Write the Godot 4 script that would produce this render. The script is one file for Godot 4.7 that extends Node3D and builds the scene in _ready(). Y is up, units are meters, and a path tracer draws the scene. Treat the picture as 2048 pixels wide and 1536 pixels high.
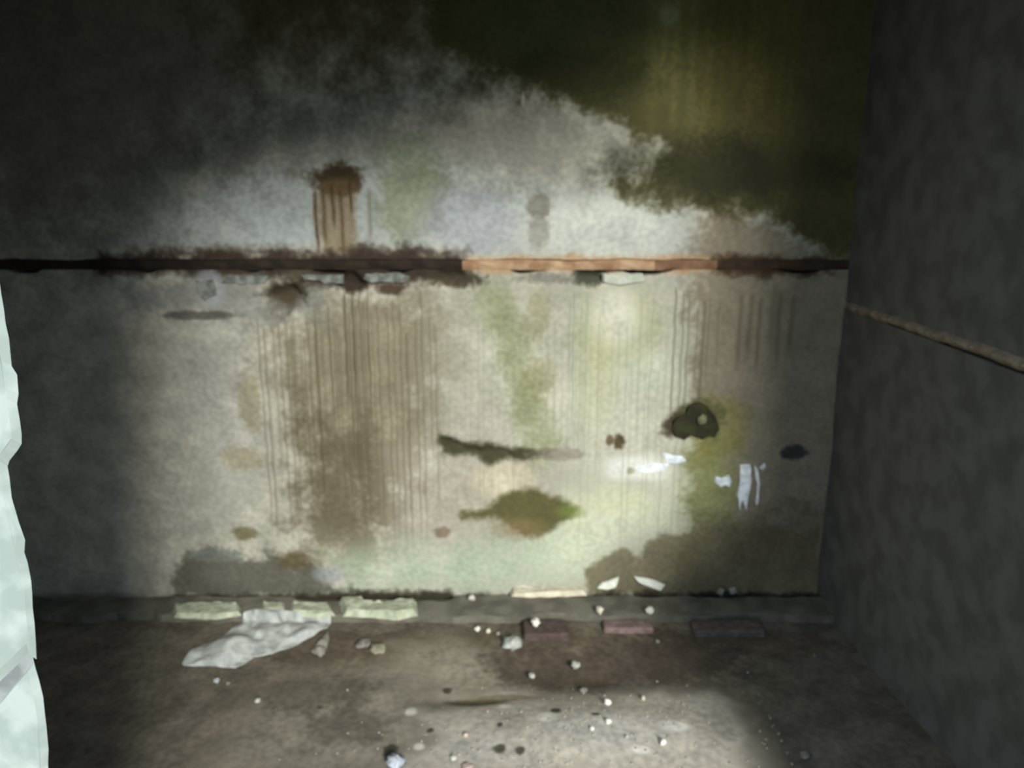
extends Node3D
# A damp concrete cellar seen through a broken opening in its front wall. Metres; the camera stands at the origin, 1.5 m above the floor.

const BACK := -2.75            # face of the back wall
const FRONT := -1.0            # outer face of the broken front wall
const LEDGE := 0.035           # height of the low ledge along the foot of the back wall
const SIDE := 1280             # texture size
const TALL := 1180

var warp_a: PackedByteArray    # noise shared by all stains: broad, middle, fine
var warp_b: PackedByteArray
var warp_c: PackedByteArray
var cr: PackedFloat32Array     # the canvas that stains and painted shade are laid on
var cg: PackedFloat32Array
var cb: PackedFloat32Array
var ox := 0.0
var oy := 0.0
var sx := 1.0
var sy := 1.0
var rough := FastNoiseLite.new()
var used := {}
var stone_mats := {}
var grain_tex: Texture2D


func _ready() -> void:
	var cam := Camera3D.new()
	cam.name = "camera"
	var lens := CameraAttributesPhysical.new()
	lens.frustum_focal_length = 26.62
	lens.frustum_focus_distance = 0.75
	lens.frustum_near = 0.05
	lens.frustum_far = 60.0
	lens.exposure_aperture = 7.0
	cam.attributes = lens
	cam.fov = 48.53
	cam.near = 0.05
	cam.position = Vector3(0, 1.5, 0)
	cam.rotation_degrees = Vector3(-14.4, 0, 0)
	add_child(cam)
	cam.current = true
	var env := Environment.new()
	env.background_mode = Environment.BG_SKY
	var dome := ProceduralSkyMaterial.new()   # pale overcast, even all round
	dome.sky_top_color = Color(0.70, 0.78, 0.84)
	dome.sky_horizon_color = Color(0.76, 0.82, 0.84)
	dome.ground_horizon_color = Color(0.30, 0.32, 0.28)
	dome.ground_bottom_color = Color(0.22, 0.24, 0.20)
	dome.sky_energy_multiplier = 1.45
	dome.ground_energy_multiplier = 0.4
	var sky := Sky.new()
	sky.sky_material = dome
	env.sky = sky
	env.tonemap_mode = Environment.TONE_MAPPER_LINEAR
	env.tonemap_exposure = 0.92
	env.sdfgi_enabled = true
	env.ssao_enabled = true
	env.ssil_enabled = true
	var we := WorldEnvironment.new()
	we.name = "world_environment"
	we.environment = env
	add_child(we)
	# the hazy sun stands behind the camera, to its right: the shade of the left edge of the opening runs to the left
	var sun := DirectionalLight3D.new()
	sun.name = "hazy_sun"
	sun.light_color = Color(1.0, 1.0, 0.955)
	sun.light_energy = 1.5
	sun.light_angular_distance = 13.5
	sun.shadow_enabled = true
	sun.sky_mode = DirectionalLight3D.SKY_MODE_LIGHT_ONLY
	add_child(sun)
	sun.look_at_from_position(Vector3.ZERO, Vector3(-0.30, -0.50, -1.0))

	rough.seed = 5
	rough.frequency = 3.0
	rough.fractal_octaves = 4
	warp_a = noise_bytes(11, 0.005)
	warp_b = noise_bytes(23, 0.018)
	warp_c = noise_bytes(37, 0.09)
	var nt := NoiseTexture2D.new()
	nt.width = 256
	nt.height = 256
	nt.seamless = true
	var nf := FastNoiseLite.new()
	nf.seed = 3
	nf.frequency = 0.03
	nt.noise = nf
	grain_tex = nt
	build_back_wall()
	build_floor()
	build_other_walls()
	build_front_wall()
	build_litter()


# ---------------------------------------------------------------- textures
func noise_bytes(s: int, freq: float) -> PackedByteArray:
	var n := FastNoiseLite.new()
	n.seed = s
	n.noise_type = FastNoiseLite.TYPE_SIMPLEX_SMOOTH
	n.frequency = freq
	n.fractal_octaves = 3
	var im := n.get_image(SIDE, TALL)
	im.convert(Image.FORMAT_L8)
	return im.get_data()


func canvas(x: float, y: float, wide: float, high: float, a: Color, b: Color) -> void:
	ox = x
	oy = y
	sx = SIDE / wide
	sy = TALL / high
	var n := SIDE * TALL
	cr.resize(n)
	cg.resize(n)
	cb.resize(n)
	for i in n:
		var t: float = clampf((warp_b[i] * 0.5 + warp_a[i] * 0.5) / 255.0, 0, 1)
		cr[i] = lerpf(a.r, b.r, t)
		cg[i] = lerpf(a.g, b.g, t)
		cb[i] = lerpf(a.b, b.b, t)


func lay(i: int, c: Color, m: float) -> void:
	cr[i] += (c.r - cr[i]) * m
	cg[i] += (c.g - cg[i]) * m
	cb[i] += (c.b - cb[i]) * m


func blot(x: float, y: float, rx: float, ry: float, turn: float, c: Color, share: float, soft: float, warp: float) -> void:
	var reach := 1.0 + soft + warp
	var big := maxf(rx, ry) if turn != 0.0 else 0.0
	var wx := maxf(rx, big) * reach
	var wy := maxf(ry, big) * reach
	var u0 := clampi(int((x - wx - ox) * sx), 0, SIDE)
	var u1 := clampi(int((x + wx - ox) * sx) + 1, 0, SIDE)
	var v0 := clampi(int((y - wy - oy) * sy), 0, TALL)
	var v1 := clampi(int((y + wy - oy) * sy) + 1, 0, TALL)
	var cs := cos(turn)
	var sn := sin(turn)
	for v in range(v0, v1):
		var dy := oy + (v + 0.5) / sy - y
		for u in range(u0, u1):
			var dx := ox + (u + 0.5) / sx - x
			var p := (dx * cs + dy * sn) / rx
			var q := (-dx * sn + dy * cs) / ry
			var i := v * SIDE + u
			var d := sqrt(p * p + q * q) + ((warp_b[i] - 128) * 0.006 + (warp_c[i] - 128) * 0.003) * warp
			var m := clampf((1.0 + soft - d) / (2.0 * soft), 0.0, 1.0)
			if m > 0.0:
				lay(i, c, m * m * (3.0 - 2.0 * m) * share)


func patch(pts: Array, c: Color, share: float, soft: float, warp: float) -> void:
	var lo: Vector2 = pts[0]
	var hi: Vector2 = pts[0]
	for p: Vector2 in pts:
		lo = lo.min(p)
		hi = hi.max(p)
	var far := soft + warp
	var n := pts.size()
	var u0 := clampi(int((lo.x - far - ox) * sx), 0, SIDE)
	var u1 := clampi(int((hi.x + far - ox) * sx) + 1, 0, SIDE)
	var v0 := clampi(int((lo.y - far - oy) * sy), 0, TALL)
	var v1 := clampi(int((hi.y + far - oy) * sy) + 1, 0, TALL)
	var pa := PackedVector2Array(pts)
	for v in range(v0, v1):
		var y := oy + (v + 0.5) / sy
		for u in range(u0, u1):
			var p := Vector2(ox + (u + 0.5) / sx, y)
			var best := 1e9
			var inside := false
			var a := pa[n - 1]
			for b in pa:
				if (b.y > y) != (a.y > y) and p.x < (a.x - b.x) * (y - b.y) / (a.y - b.y) + b.x:
					inside = not inside
				var e := a - b
				var w := p - b
				var t := clampf(w.dot(e) / e.dot(e), 0.0, 1.0)
				best = minf(best, (w - e * t).length_squared())
				a = b
			var i := v * SIDE + u
			var d := (-sqrt(best) if inside else sqrt(best)) + ((warp_b[i] - 128) * 0.008 + (warp_c[i] - 128) * 0.003) * warp
			var m := clampf(0.5 - d / (2.0 * soft), 0.0, 1.0)
			if m > 0.0:
				lay(i, c, m * m * (3.0 - 2.0 * m) * share)


# dark runs of water, each with its own width, length and strength
func drips(x0: float, x1: float, y0: float, y1: float, every: float, wide: float, c: Color, share: float) -> void:
	var g := RandomNumberGenerator.new()
	g.seed = int(absf(x0 * 977.0) + absf(y1 * 313.0))
	var x := x0 + every * 0.5
	while x < x1:
		var at := x + g.randf_range(-0.25, 0.25) * every
		var w := wide * g.randf_range(0.6, 1.5)
		var top := y1 - g.randf_range(0.0, 0.15) * (y1 - y0)
		var low := y0 + pow(g.randf(), 2.0) * 0.6 * (y1 - y0)
		var strong := share * g.randf_range(0.45, 1.0)
		var v0 := clampi(int((low - oy) * sy), 0, TALL)
		var v1 := clampi(int((top - oy) * sy), 0, TALL)
		for v in range(v0, v1):
			var y := oy + (v + 0.5) / sy
			var mid := at + (warp_b[clampi(v, 0, TALL - 1) * SIDE + clampi(int((at - ox) * sx), 0, SIDE - 1)] - 128) * 0.00003
			var ends := clampf(minf((y - low) / (0.25 * (top - low)), (top - y) / 0.02), 0.0, 1.0)
			for u in range(clampi(int((mid - w * 2.0 - ox) * sx), 0, SIDE), clampi(int((mid + w * 2.0 - ox) * sx) + 2, 0, SIDE)):
				var i := v * SIDE + u
				var d := absf(ox + (u + 0.5) / sx - mid) / w
				lay(i, c, strong * ends * exp(-d * d) * (0.5 + warp_c[i] / 255.0))
		x += every


func finish(grit: float) -> ImageTexture:
	var bytes := PackedByteArray()
	bytes.resize(SIDE * TALL * 3)
	for i in SIDE * TALL:
		var k := 1.0 + ((warp_c[i] - 128) * 0.0007 + (warp_b[i] - 128) * 0.0005) * grit
		bytes[i * 3] = clampi(int(cr[i] * k * 255.0), 0, 255)
		bytes[i * 3 + 1] = clampi(int(cg[i] * k * 255.0), 0, 255)
		bytes[i * 3 + 2] = clampi(int(cb[i] * k * 255.0), 0, 255)
	return ImageTexture.create_from_image(Image.create_from_data(SIDE, TALL, false, Image.FORMAT_RGB8, bytes))


func mat(c: Color, r := 0.92) -> StandardMaterial3D:
	var m := StandardMaterial3D.new()
	m.albedo_color = c
	m.roughness = r
	m.metallic_specular = 0.3
	return m


# the same colour with blotches of a second one
func mottled(a: Color, b: Color, scale: float, r := 0.92) -> StandardMaterial3D:
	var t := NoiseTexture2D.new()
	t.width = 256
	t.height = 256
	t.seamless = true
	var n := FastNoiseLite.new()
	n.seed = int(a.r * 211.0 + b.g * 97.0 + scale * 13.0)
	n.frequency = 0.018
	n.fractal_octaves = 5
	t.noise = n
	var ramp := Gradient.new()
	ramp.set_color(0, a)
	ramp.set_color(1, b)
	ramp.set_offset(0, 0.3)
	ramp.set_offset(1, 0.7)
	t.color_ramp = ramp
	var m := mat(Color.WHITE, r)
	m.albedo_texture = t
	m.uv1_triplanar = true
	m.uv1_world_triplanar = true
	m.uv1_scale = Vector3.ONE * scale
	return m


# ---------------------------------------------------------------- building
func numbered(called: String, parent: Node) -> String:
	var key := str(parent.get_instance_id()) + called
	used[key] = used.get(key, -1) + 1
	return called if used[key] == 0 else "%s_%03d" % [called, used[key]]


func obj(called: String, mesh: Mesh, m: Material, parent: Node3D = self) -> MeshInstance3D:
	var o := MeshInstance3D.new()
	o.name = numbered(called, parent)
	o.mesh = mesh
	o.material_override = m
	parent.add_child(o, true)
	return o


func tag(o: Node3D, label: String, category: String, group := "") -> void:
	o.set_meta("label", label)
	o.set_meta("category", category)
	if group:
		o.set_meta("group", group)


func struct(o: Node3D, label: String) -> void:
	o.set_meta("kind", "structure")
	o.set_meta("label", label)


# a closed sheet with thickness: at(u, v) gives the upper face, under(u, v) the lower one
func shell(nu: int, nv: int, at: Callable, under: Callable, uv: Callable) -> ArrayMesh:
	var st := SurfaceTool.new()
	st.begin(Mesh.PRIMITIVE_TRIANGLES)
	st.set_smooth_group(1)
	for side in 2:
		st.set_smooth_group(side + 1)
		var f: Callable = at if side == 0 else under
		var pts := PackedVector3Array()
		for j in nv + 1:
			for i in nu + 1:
				pts.append(f.call(float(i) / nu, float(j) / nv))
		for j in nv:
			for i in nu:
				var a := j * (nu + 1) + i
				var quad := [a, a + nu + 1, a + nu + 2, a, a + nu + 2, a + 1]
				if side == 1:
					quad.reverse()
				for k: int in quad:
					st.set_uv(uv.call(pts[k]))
					st.add_vertex(pts[k])
	st.set_smooth_group(4294967295)
	for e in 4:
		var n := nu if e < 2 else nv
		for i in n:
			var q := []
			for k in 2:
				var t := float(i + k) / n
				var p := Vector2(t, 0) if e == 0 else Vector2(1.0 - t, 1) if e == 1 else Vector2(0, 1.0 - t) if e == 2 else Vector2(1, t)
				q.append(at.call(p.x, p.y))
				q.append(under.call(p.x, p.y))
			for k: int in [0, 2, 1, 1, 2, 3]:
				st.set_uv(uv.call(q[k]))
				st.add_vertex(q[k])
	st.generate_normals()
	st.index()
	return st.commit()


func no_uv(_p: Vector3) -> Vector2:
	return Vector2.ZERO


# a box with chamfered edges
func block(size: Vector3, bevel := 0.004) -> ArrayMesh:
	var st := SurfaceTool.new()
	st.begin(Mesh.PRIMITIVE_TRIANGLES)
	st.set_smooth_group(4294967295)
	var h := size * 0.5
	var faces := {}
	for axis in 3:
		for s in [-1.0, 1.0]:
			var a := (axis + 1) % 3
			var b := (axis + 2) % 3
			var ring := []
			for k in [[-1, -1], [1, -1], [1, 1], [-1, 1]]:
				var p := Vector3.ZERO
				p[axis] = s * h[axis]
				p[a] = k[0] * (h[a] - bevel)
				p[b] = k[1] * (h[b] - bevel)
				ring.append(p)
				faces["%d %d %d %d" % [axis, s, k[0], k[1]]] = p
			face(st, ring)
	for axis in 3:
		var a := (axis + 1) % 3
		var b := (axis + 2) % 3
		for s: int in [-1, 1]:
			for t: int in [-1, 1]:
				# the edge along axis where a = s and b = t
				face(st, [faces["%d %d %d %d" % [a, s, t, -1]], faces["%d %d %d %d" % [a, s, t, 1]], faces["%d %d %d %d" % [b, t, 1, s]], faces["%d %d %d %d" % [b, t, -1, s]]])
	for i: int in [-1, 1]:
		for j: int in [-1, 1]:
			for k: int in [-1, 1]:
				face(st, [faces["0 %d %d %d" % [i, j, k]], faces["1 %d %d %d" % [j, k, i]], faces["2 %d %d %d" % [k, i, j]]])
	st.generate_normals()
	return st.commit()


# a convex face round the middle of its mesh, wound clockwise as seen from outside
func face(st: SurfaceTool, ring: Array) -> void:
	var mid := Vector3.ZERO
	for p: Vector3 in ring:
		mid += p
	if (ring[1] - ring[0]).cross(ring[2] - ring[0]).dot(mid) > 0:
		ring.reverse()
	for k in range(1, ring.size() - 1):
		for p: Vector3 in [ring[0], ring[k], ring[k + 1]]:
			st.set_uv(Vector2.ZERO)
			st.add_vertex(p)


# a flat piece with a ragged outline given on the wall, standing proud of it by thick, its face rough
func flake(outline: Array, z: float, thick: float, seed_: int, ragged := 0.005) -> ArrayMesh:
	var n := FastNoiseLite.new()
	n.seed = seed_
	n.frequency = 14.0
	var line := PackedVector2Array()
	for k in outline.size():
		var a: Vector2 = outline[k]
		var b: Vector2 = outline[(k + 1) % outline.size()]
		var steps := maxi(1, int((b - a).length() / 0.018))
		for s in steps:
			var p := a.lerp(b, float(s) / steps)
			var across := (b - a).orthogonal().normalized()
			line.append(p + across * n.get_noise_2d(p.x * 3.0, p.y * 3.0) * ragged)
	if Geometry2D.is_polygon_clockwise(line):
		line.reverse()
	var mid := Vector2.ZERO
	for p in line:
		mid += p / line.size()
	var st := SurfaceTool.new()
	st.begin(Mesh.PRIMITIVE_TRIANGLES)
	st.set_smooth_group(4294967295)
	var tri := Geometry2D.triangulate_polygon(line)
	var inner := PackedVector2Array()
	for p in line:
		inner.append(p.move_toward(mid, minf(thick * 0.7 if ragged > 0.002 else 0.012, 0.3 * p.distance_to(mid))))
	for k in range(0, tri.size(), 3):
		var t := [tri[k], tri[k + 1], tri[k + 2]]
		if (inner[t[1]] - inner[t[0]]).cross(inner[t[2]] - inner[t[0]]) > 0:
			t.reverse()
		for i: int in t:
			st.add_vertex(Vector3(inner[i].x, inner[i].y, z + thick * (1.0 + 0.5 * n.get_noise_2d(inner[i].x * 5.0, inner[i].y * 5.0))))
	for k in line.size():
		var j := (k + 1) % line.size()
		var a0 := Vector3(line[k].x, line[k].y, z)
		var b0 := Vector3(line[j].x, line[j].y, z)
		var a1 := Vector3(inner[k].x, inner[k].y, z + thick * (1.0 + 0.5 * n.get_noise_2d(inner[k].x * 5.0, inner[k].y * 5.0)))
		var b1 := Vector3(inner[j].x, inner[j].y, z + thick * (1.0 + 0.5 * n.get_noise_2d(inner[j].x * 5.0, inner[j].y * 5.0)))
		for p: Vector3 in [a0, a1, b1, a0, b1, b0]:
			st.add_vertex(p)
	st.generate_normals()
	return st.commit()


# ---------------------------------------------------------------- back wall
func dent(p: Vector2, c: Vector2, r: Vector2, deep: float) -> float:
	var d := ((p - c) / r).length() + rough.get_noise_2d(p.x * 6.0, p.y * 6.0) * 0.5
	return -deep * smoothstep(1.1, 0.5, d)


func wall_face(x: float, y: float) -> float:
	var p := Vector2(x, y)
	var d := rough.get_noise_2d(x, y) * 0.006 + rough.get_noise_2d(x * 0.15 + 9.0, y * 0.15) * 0.012
	d += dent(p, Vector2(-0.734, 1.079), Vector2(0.07, 0.055), 0.035)
	d += dent(p, Vector2(-0.516, 1.131), Vector2(0.045, 0.04), 0.03)
	d += dent(p, Vector2(-0.202, 0.575), Vector2(0.07, 0.03), 0.02)
	d += dent(p, Vector2(-0.066, 0.553), Vector2(0.10, 0.022), 0.018)
	d += dent(p, Vector2(0.609, 0.660), Vector2(0.09, 0.06), 0.02)
	d += dent(p, Vector2(0.366, 0.591), Vector2(0.02, 0.025), 0.012)
	d += dent(p, Vector2(0.252, 1.147), Vector2(0.06, 0.028), 0.025)
	d += dent(p, Vector2(-0.200, 1.147), Vector2(0.09, 0.025), 0.02)
	d += dent(p, Vector2(-0.553, 1.452), Vector2(0.06, 0.025), 0.015)
	return BACK + d


func wall_uv(p: Vector3) -> Vector2:
	return Vector2((p.x + 1.85) / 3.1, p.y / 2.75)


func build_back_wall() -> void:
	canvas(-1.85, 0.0, 3.1, 2.75, Color8(136, 132, 122), Color8(170, 166, 154))
	patch([Vector2(-1.259, 1.205), Vector2(-1.206, 1.394), Vector2(-0.816, 1.546), Vector2(-0.347, 1.606), Vector2(0.434, 1.425), Vector2(0.579, 1.363), Vector2(0.588, 1.205)], Color8(156, 162, 162), 0.8, 0.096, 0.1)
	patch([Vector2(-1.007, 1.501), Vector2(-0.717, 1.620), Vector2(-0.190, 1.723), Vector2(0.348, 1.650), Vector2(0.492, 1.546), Vector2(0.340, 1.440), Vector2(0.120, 1.394), Vector2(-0.319, 1.501), Vector2(-0.666, 1.455)], Color8(128, 124, 114), 0.65, 0.096, 0.1)
	blot(-0.321, 1.425, 0.1070, 0.1606, 0, Color8(120, 128, 100), 0.6, 0.35, 0.35)
	blot(0.280, 1.300, 0.2676, 0.1070, 0, Color8(182, 182, 174), 0.7, 0.35, 0.35)
	blot(-0.737, 1.332, 0.1962, 0.0981, 0, Color8(160, 166, 166), 0.6, 0.35, 0.35)
	blot(-0.149, 1.316, 0.1606, 0.1070, 0, Color8(150, 152, 162), 0.5, 0.35, 0.35)
	blot(0.081, 1.378, 0.0392, 0.0321, 0, Color8(112, 108, 98), 0.7, 0.35, 0.6)
	blot(0.086, 1.292, 0.0321, 0.0624, 0, Color8(124, 120, 112), 0.6, 0.35, 0.35)
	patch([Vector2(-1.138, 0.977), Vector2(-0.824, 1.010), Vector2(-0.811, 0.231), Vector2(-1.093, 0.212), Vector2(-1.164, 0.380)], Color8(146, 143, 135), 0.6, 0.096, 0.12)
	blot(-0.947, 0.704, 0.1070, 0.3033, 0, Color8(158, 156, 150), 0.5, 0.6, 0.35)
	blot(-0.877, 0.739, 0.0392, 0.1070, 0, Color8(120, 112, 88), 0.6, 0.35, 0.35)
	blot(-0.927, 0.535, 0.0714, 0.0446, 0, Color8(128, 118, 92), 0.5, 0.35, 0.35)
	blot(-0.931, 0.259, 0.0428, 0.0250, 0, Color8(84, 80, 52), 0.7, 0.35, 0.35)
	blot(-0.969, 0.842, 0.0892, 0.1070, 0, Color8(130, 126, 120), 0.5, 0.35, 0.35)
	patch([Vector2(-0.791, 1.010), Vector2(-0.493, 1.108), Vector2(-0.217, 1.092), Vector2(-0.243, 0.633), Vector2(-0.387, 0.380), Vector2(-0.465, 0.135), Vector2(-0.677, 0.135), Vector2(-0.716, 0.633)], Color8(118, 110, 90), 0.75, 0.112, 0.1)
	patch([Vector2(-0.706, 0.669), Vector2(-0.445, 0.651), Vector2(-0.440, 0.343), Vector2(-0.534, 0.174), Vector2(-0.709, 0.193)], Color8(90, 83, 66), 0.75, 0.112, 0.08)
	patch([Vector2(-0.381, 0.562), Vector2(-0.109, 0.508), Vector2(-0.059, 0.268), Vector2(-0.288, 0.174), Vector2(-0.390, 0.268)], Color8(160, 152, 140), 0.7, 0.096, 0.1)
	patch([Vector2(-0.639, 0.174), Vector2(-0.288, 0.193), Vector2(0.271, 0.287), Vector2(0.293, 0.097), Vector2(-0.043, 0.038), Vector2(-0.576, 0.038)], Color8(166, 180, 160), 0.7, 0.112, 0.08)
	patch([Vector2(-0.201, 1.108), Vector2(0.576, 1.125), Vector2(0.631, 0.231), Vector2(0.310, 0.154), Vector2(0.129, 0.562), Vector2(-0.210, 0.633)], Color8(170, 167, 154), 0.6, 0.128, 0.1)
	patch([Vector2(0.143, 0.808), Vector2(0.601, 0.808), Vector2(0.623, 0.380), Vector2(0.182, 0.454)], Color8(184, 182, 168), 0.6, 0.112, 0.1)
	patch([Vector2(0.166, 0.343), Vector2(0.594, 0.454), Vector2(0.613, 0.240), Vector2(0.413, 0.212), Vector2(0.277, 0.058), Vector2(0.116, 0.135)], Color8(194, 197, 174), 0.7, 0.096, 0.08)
	blot(0.346, 0.985, 0.1356, 0.1356, 0, Color8(160, 162, 116), 0.4, 0.5, 0.35)
	blot(0.336, 1.018, 0.0821, 0.0999, 0, Color8(194, 190, 180), 0.7, 0.4, 0.5)
	blot(0.151, 0.193, 0.1070, 0.0892, 0, Color8(180, 188, 166), 0.45, 0.6, 0.35)
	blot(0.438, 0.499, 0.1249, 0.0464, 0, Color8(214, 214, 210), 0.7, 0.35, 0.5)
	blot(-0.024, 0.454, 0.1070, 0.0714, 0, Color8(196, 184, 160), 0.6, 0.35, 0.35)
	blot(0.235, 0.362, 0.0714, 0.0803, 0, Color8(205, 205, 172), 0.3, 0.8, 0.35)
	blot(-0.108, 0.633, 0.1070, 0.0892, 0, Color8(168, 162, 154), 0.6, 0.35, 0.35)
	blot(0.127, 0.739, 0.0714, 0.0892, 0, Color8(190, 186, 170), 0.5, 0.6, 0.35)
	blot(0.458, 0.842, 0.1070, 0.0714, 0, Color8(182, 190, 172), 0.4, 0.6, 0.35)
	blot(-0.063, 1.059, 0.0535, 0.0714, 0, Color8(126, 130, 92), 0.48, 0.8, 0.55)
	blot(-0.015, 0.977, 0.0500, 0.0892, 0, Color8(126, 130, 92), 0.48, 0.8, 0.55)
	blot(0.026, 0.876, 0.0571, 0.0892, 0, Color8(126, 130, 92), 0.48, 0.8, 0.55)
	blot(0.035, 0.773, 0.0535, 0.0892, 0, Color8(126, 130, 92), 0.48, 0.8, 0.55)
	blot(0.069, 0.669, 0.0607, 0.0981, 0, Color8(126, 130, 92), 0.48, 0.8, 0.55)
	blot(0.104, 0.580, 0.0464, 0.0714, 0, Color8(126, 130, 92), 0.48, 0.8, 0.55)
	blot(0.083, 1.043, 0.0357, 0.0803, 0, Color8(132, 128, 96), 0.5, 0.6, 0.5)
	blot(0.093, 0.825, 0.0500, 0.0714, 0, Color8(128, 124, 92), 0.5, 0.35, 0.35)
	blot(0.276, 0.808, 0.0607, 0.1606, 0, Color8(176, 176, 130), 0.35, 0.7, 0.35)
	blot(0.356, 0.380, 0.0892, 0.0535, 0, Color8(192, 196, 152), 0.35, 0.7, 0.35)
	patch([Vector2(0.572, 1.363), Vector2(0.755, 1.347), Vector2(0.952, 1.269), Vector2(1.245, 1.221), Vector2(1.265, 1.043), Vector2(1.381, 0.019), Vector2(0.527, 0.019), Vector2(0.629, 0.268), Vector2(0.604, 0.910)], Color8(124, 114, 98), 0.85, 0.040, 0.05)  # brown damp, with the shade beyond the right edge of the opening painted in
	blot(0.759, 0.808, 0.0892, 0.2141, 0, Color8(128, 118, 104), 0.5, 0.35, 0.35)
	patch([Vector2(0.597, 0.562), Vector2(0.705, 0.598), Vector2(0.781, 0.472), Vector2(0.775, 0.306), Vector2(0.641, 0.212), Vector2(0.606, 0.380)], Color8(128, 132, 84), 0.75, 0.080, 0.06)
	blot(0.686, 0.633, 0.1070, 0.1070, 0, Color8(124, 120, 66), 0.6, 0.35, 0.35)
	patch([Vector2(0.270, 0.019), Vector2(0.261, 0.116), Vector2(0.301, 0.158), Vector2(0.344, 0.170), Vector2(0.375, 0.208), Vector2(0.410, 0.204), Vector2(0.433, 0.162), Vector2(0.457, 0.170), Vector2(0.476, 0.227), Vector2(0.534, 0.250), Vector2(0.628, 0.253), Vector2(0.641, 0.272), Vector2(0.828, 0.287), Vector2(1.074, 0.268), Vector2(1.098, -0.001)], Color8(104, 96, 74), 0.82, 0.016, 0.014)  # damp at the wall foot, darkened by a painted copy of the stub shadow
	patch([Vector2(0.653, 0.306), Vector2(0.860, 0.325), Vector2(1.064, 0.380), Vector2(1.089, 0.097), Vector2(0.731, 0.174)], Color8(96, 88, 72), 0.6, 0.080, 0.06)  # more of the painted shade over the damp foot
	patch([Vector2(-1.734, 2.502), Vector2(-0.034, 2.502), Vector2(-0.036, 1.894), Vector2(-0.340, 1.795), Vector2(-0.650, 1.709), Vector2(-0.860, 1.576), Vector2(-1.180, 1.347), Vector2(-1.314, 1.285), Vector2(-1.960, 1.237)], Color8(92, 86, 74), 0.6, 0.256, 0.12)  # light fading out at the top left, painted as a soft darker area
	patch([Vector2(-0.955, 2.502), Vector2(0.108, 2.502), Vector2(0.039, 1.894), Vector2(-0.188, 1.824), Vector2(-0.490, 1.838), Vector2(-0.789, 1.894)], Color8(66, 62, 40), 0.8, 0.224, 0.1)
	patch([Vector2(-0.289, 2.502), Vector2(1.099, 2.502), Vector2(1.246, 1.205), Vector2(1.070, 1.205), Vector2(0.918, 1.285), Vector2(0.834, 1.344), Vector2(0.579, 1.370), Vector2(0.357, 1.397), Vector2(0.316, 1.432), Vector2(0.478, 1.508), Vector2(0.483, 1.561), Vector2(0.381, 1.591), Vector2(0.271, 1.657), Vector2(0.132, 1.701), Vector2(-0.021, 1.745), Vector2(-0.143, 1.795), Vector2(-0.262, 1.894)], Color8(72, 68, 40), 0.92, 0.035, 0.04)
	blot(0.465, 1.795, 0.0892, 0.1427, 0, Color8(118, 112, 70), 0.7, 0.6, 0.6)
	blot(0.577, 1.694, 0.0714, 0.1606, 0, Color8(100, 98, 58), 0.7, 0.6, 0.35)
	blot(0.473, 1.950, 0.0803, 0.1427, 0, Color8(108, 106, 66), 0.7, 0.6, 0.6)
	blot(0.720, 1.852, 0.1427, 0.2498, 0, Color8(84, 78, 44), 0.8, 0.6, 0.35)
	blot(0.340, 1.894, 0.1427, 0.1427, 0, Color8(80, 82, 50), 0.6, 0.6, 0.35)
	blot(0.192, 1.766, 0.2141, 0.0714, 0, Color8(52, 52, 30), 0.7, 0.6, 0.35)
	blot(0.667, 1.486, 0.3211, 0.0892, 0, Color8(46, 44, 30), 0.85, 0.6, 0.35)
	blot(0.039, 1.922, 0.2141, 0.1070, 0, Color8(72, 76, 50), 0.6, 0.6, 0.35)
	blot(0.884, 1.694, 0.0892, 0.2854, 0, Color8(84, 78, 50), 0.6, 0.6, 0.35)
	drips(0.394, 0.616, 1.546, 2.060, 0.0428, 0.0143, Color8(136, 128, 82), 0.32)
	drips(0.557, 0.900, 1.501, 2.060, 0.0464, 0.0125, Color8(104, 92, 54), 0.4)
	blot(0.034, 1.697, 0.0054, 0.0214, 0, Color8(170, 166, 150), 0.9, 0.35, 0.1)
	blot(0.471, 1.931, 0.0321, 0.0357, 0, Color8(134, 134, 112), 0.7, 0.35, 0.7)
	drips(-0.843, -0.236, 0.154, 1.117, 0.0232, 0.0039, Color8(78, 72, 56), 0.42)
	drips(-0.742, -0.462, 0.212, 1.076, 0.0214, 0.0036, Color8(70, 64, 48), 0.45)
	drips(-0.562, -0.444, 0.686, 1.141, 0.0268, 0.0046, Color8(66, 60, 46), 0.6)
	drips(0.172, 0.260, 0.417, 1.117, 0.0214, 0.0036, Color8(110, 118, 104), 0.6)
	drips(0.519, 0.673, 0.562, 1.141, 0.0232, 0.0036, Color8(84, 82, 66), 0.55)
	drips(0.737, 0.925, 0.808, 1.141, 0.0321, 0.0089, Color8(80, 72, 58), 0.5)
	drips(-0.219, 0.612, 0.097, 1.108, 0.0232, 0.0032, Color8(136, 134, 114), 0.4)
	blot(-0.553, 1.455, 0.0856, 0.0464, 0, Color8(58, 44, 30), 0.9, 0.35, 0.5)
	patch([Vector2(-0.615, 1.452), Vector2(-0.490, 1.452), Vector2(-0.501, 1.213), Vector2(-0.616, 1.213)], Color8(116, 96, 66), 0.6, 0.019, 0.02)
	drips(-0.633, -0.498, 1.205, 1.463, 0.0268, 0.0071, Color8(72, 52, 34), 0.95)
	drips(-0.459, -0.424, 1.213, 1.440, 0.0250, 0.0071, Color8(92, 72, 50), 0.8)
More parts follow.
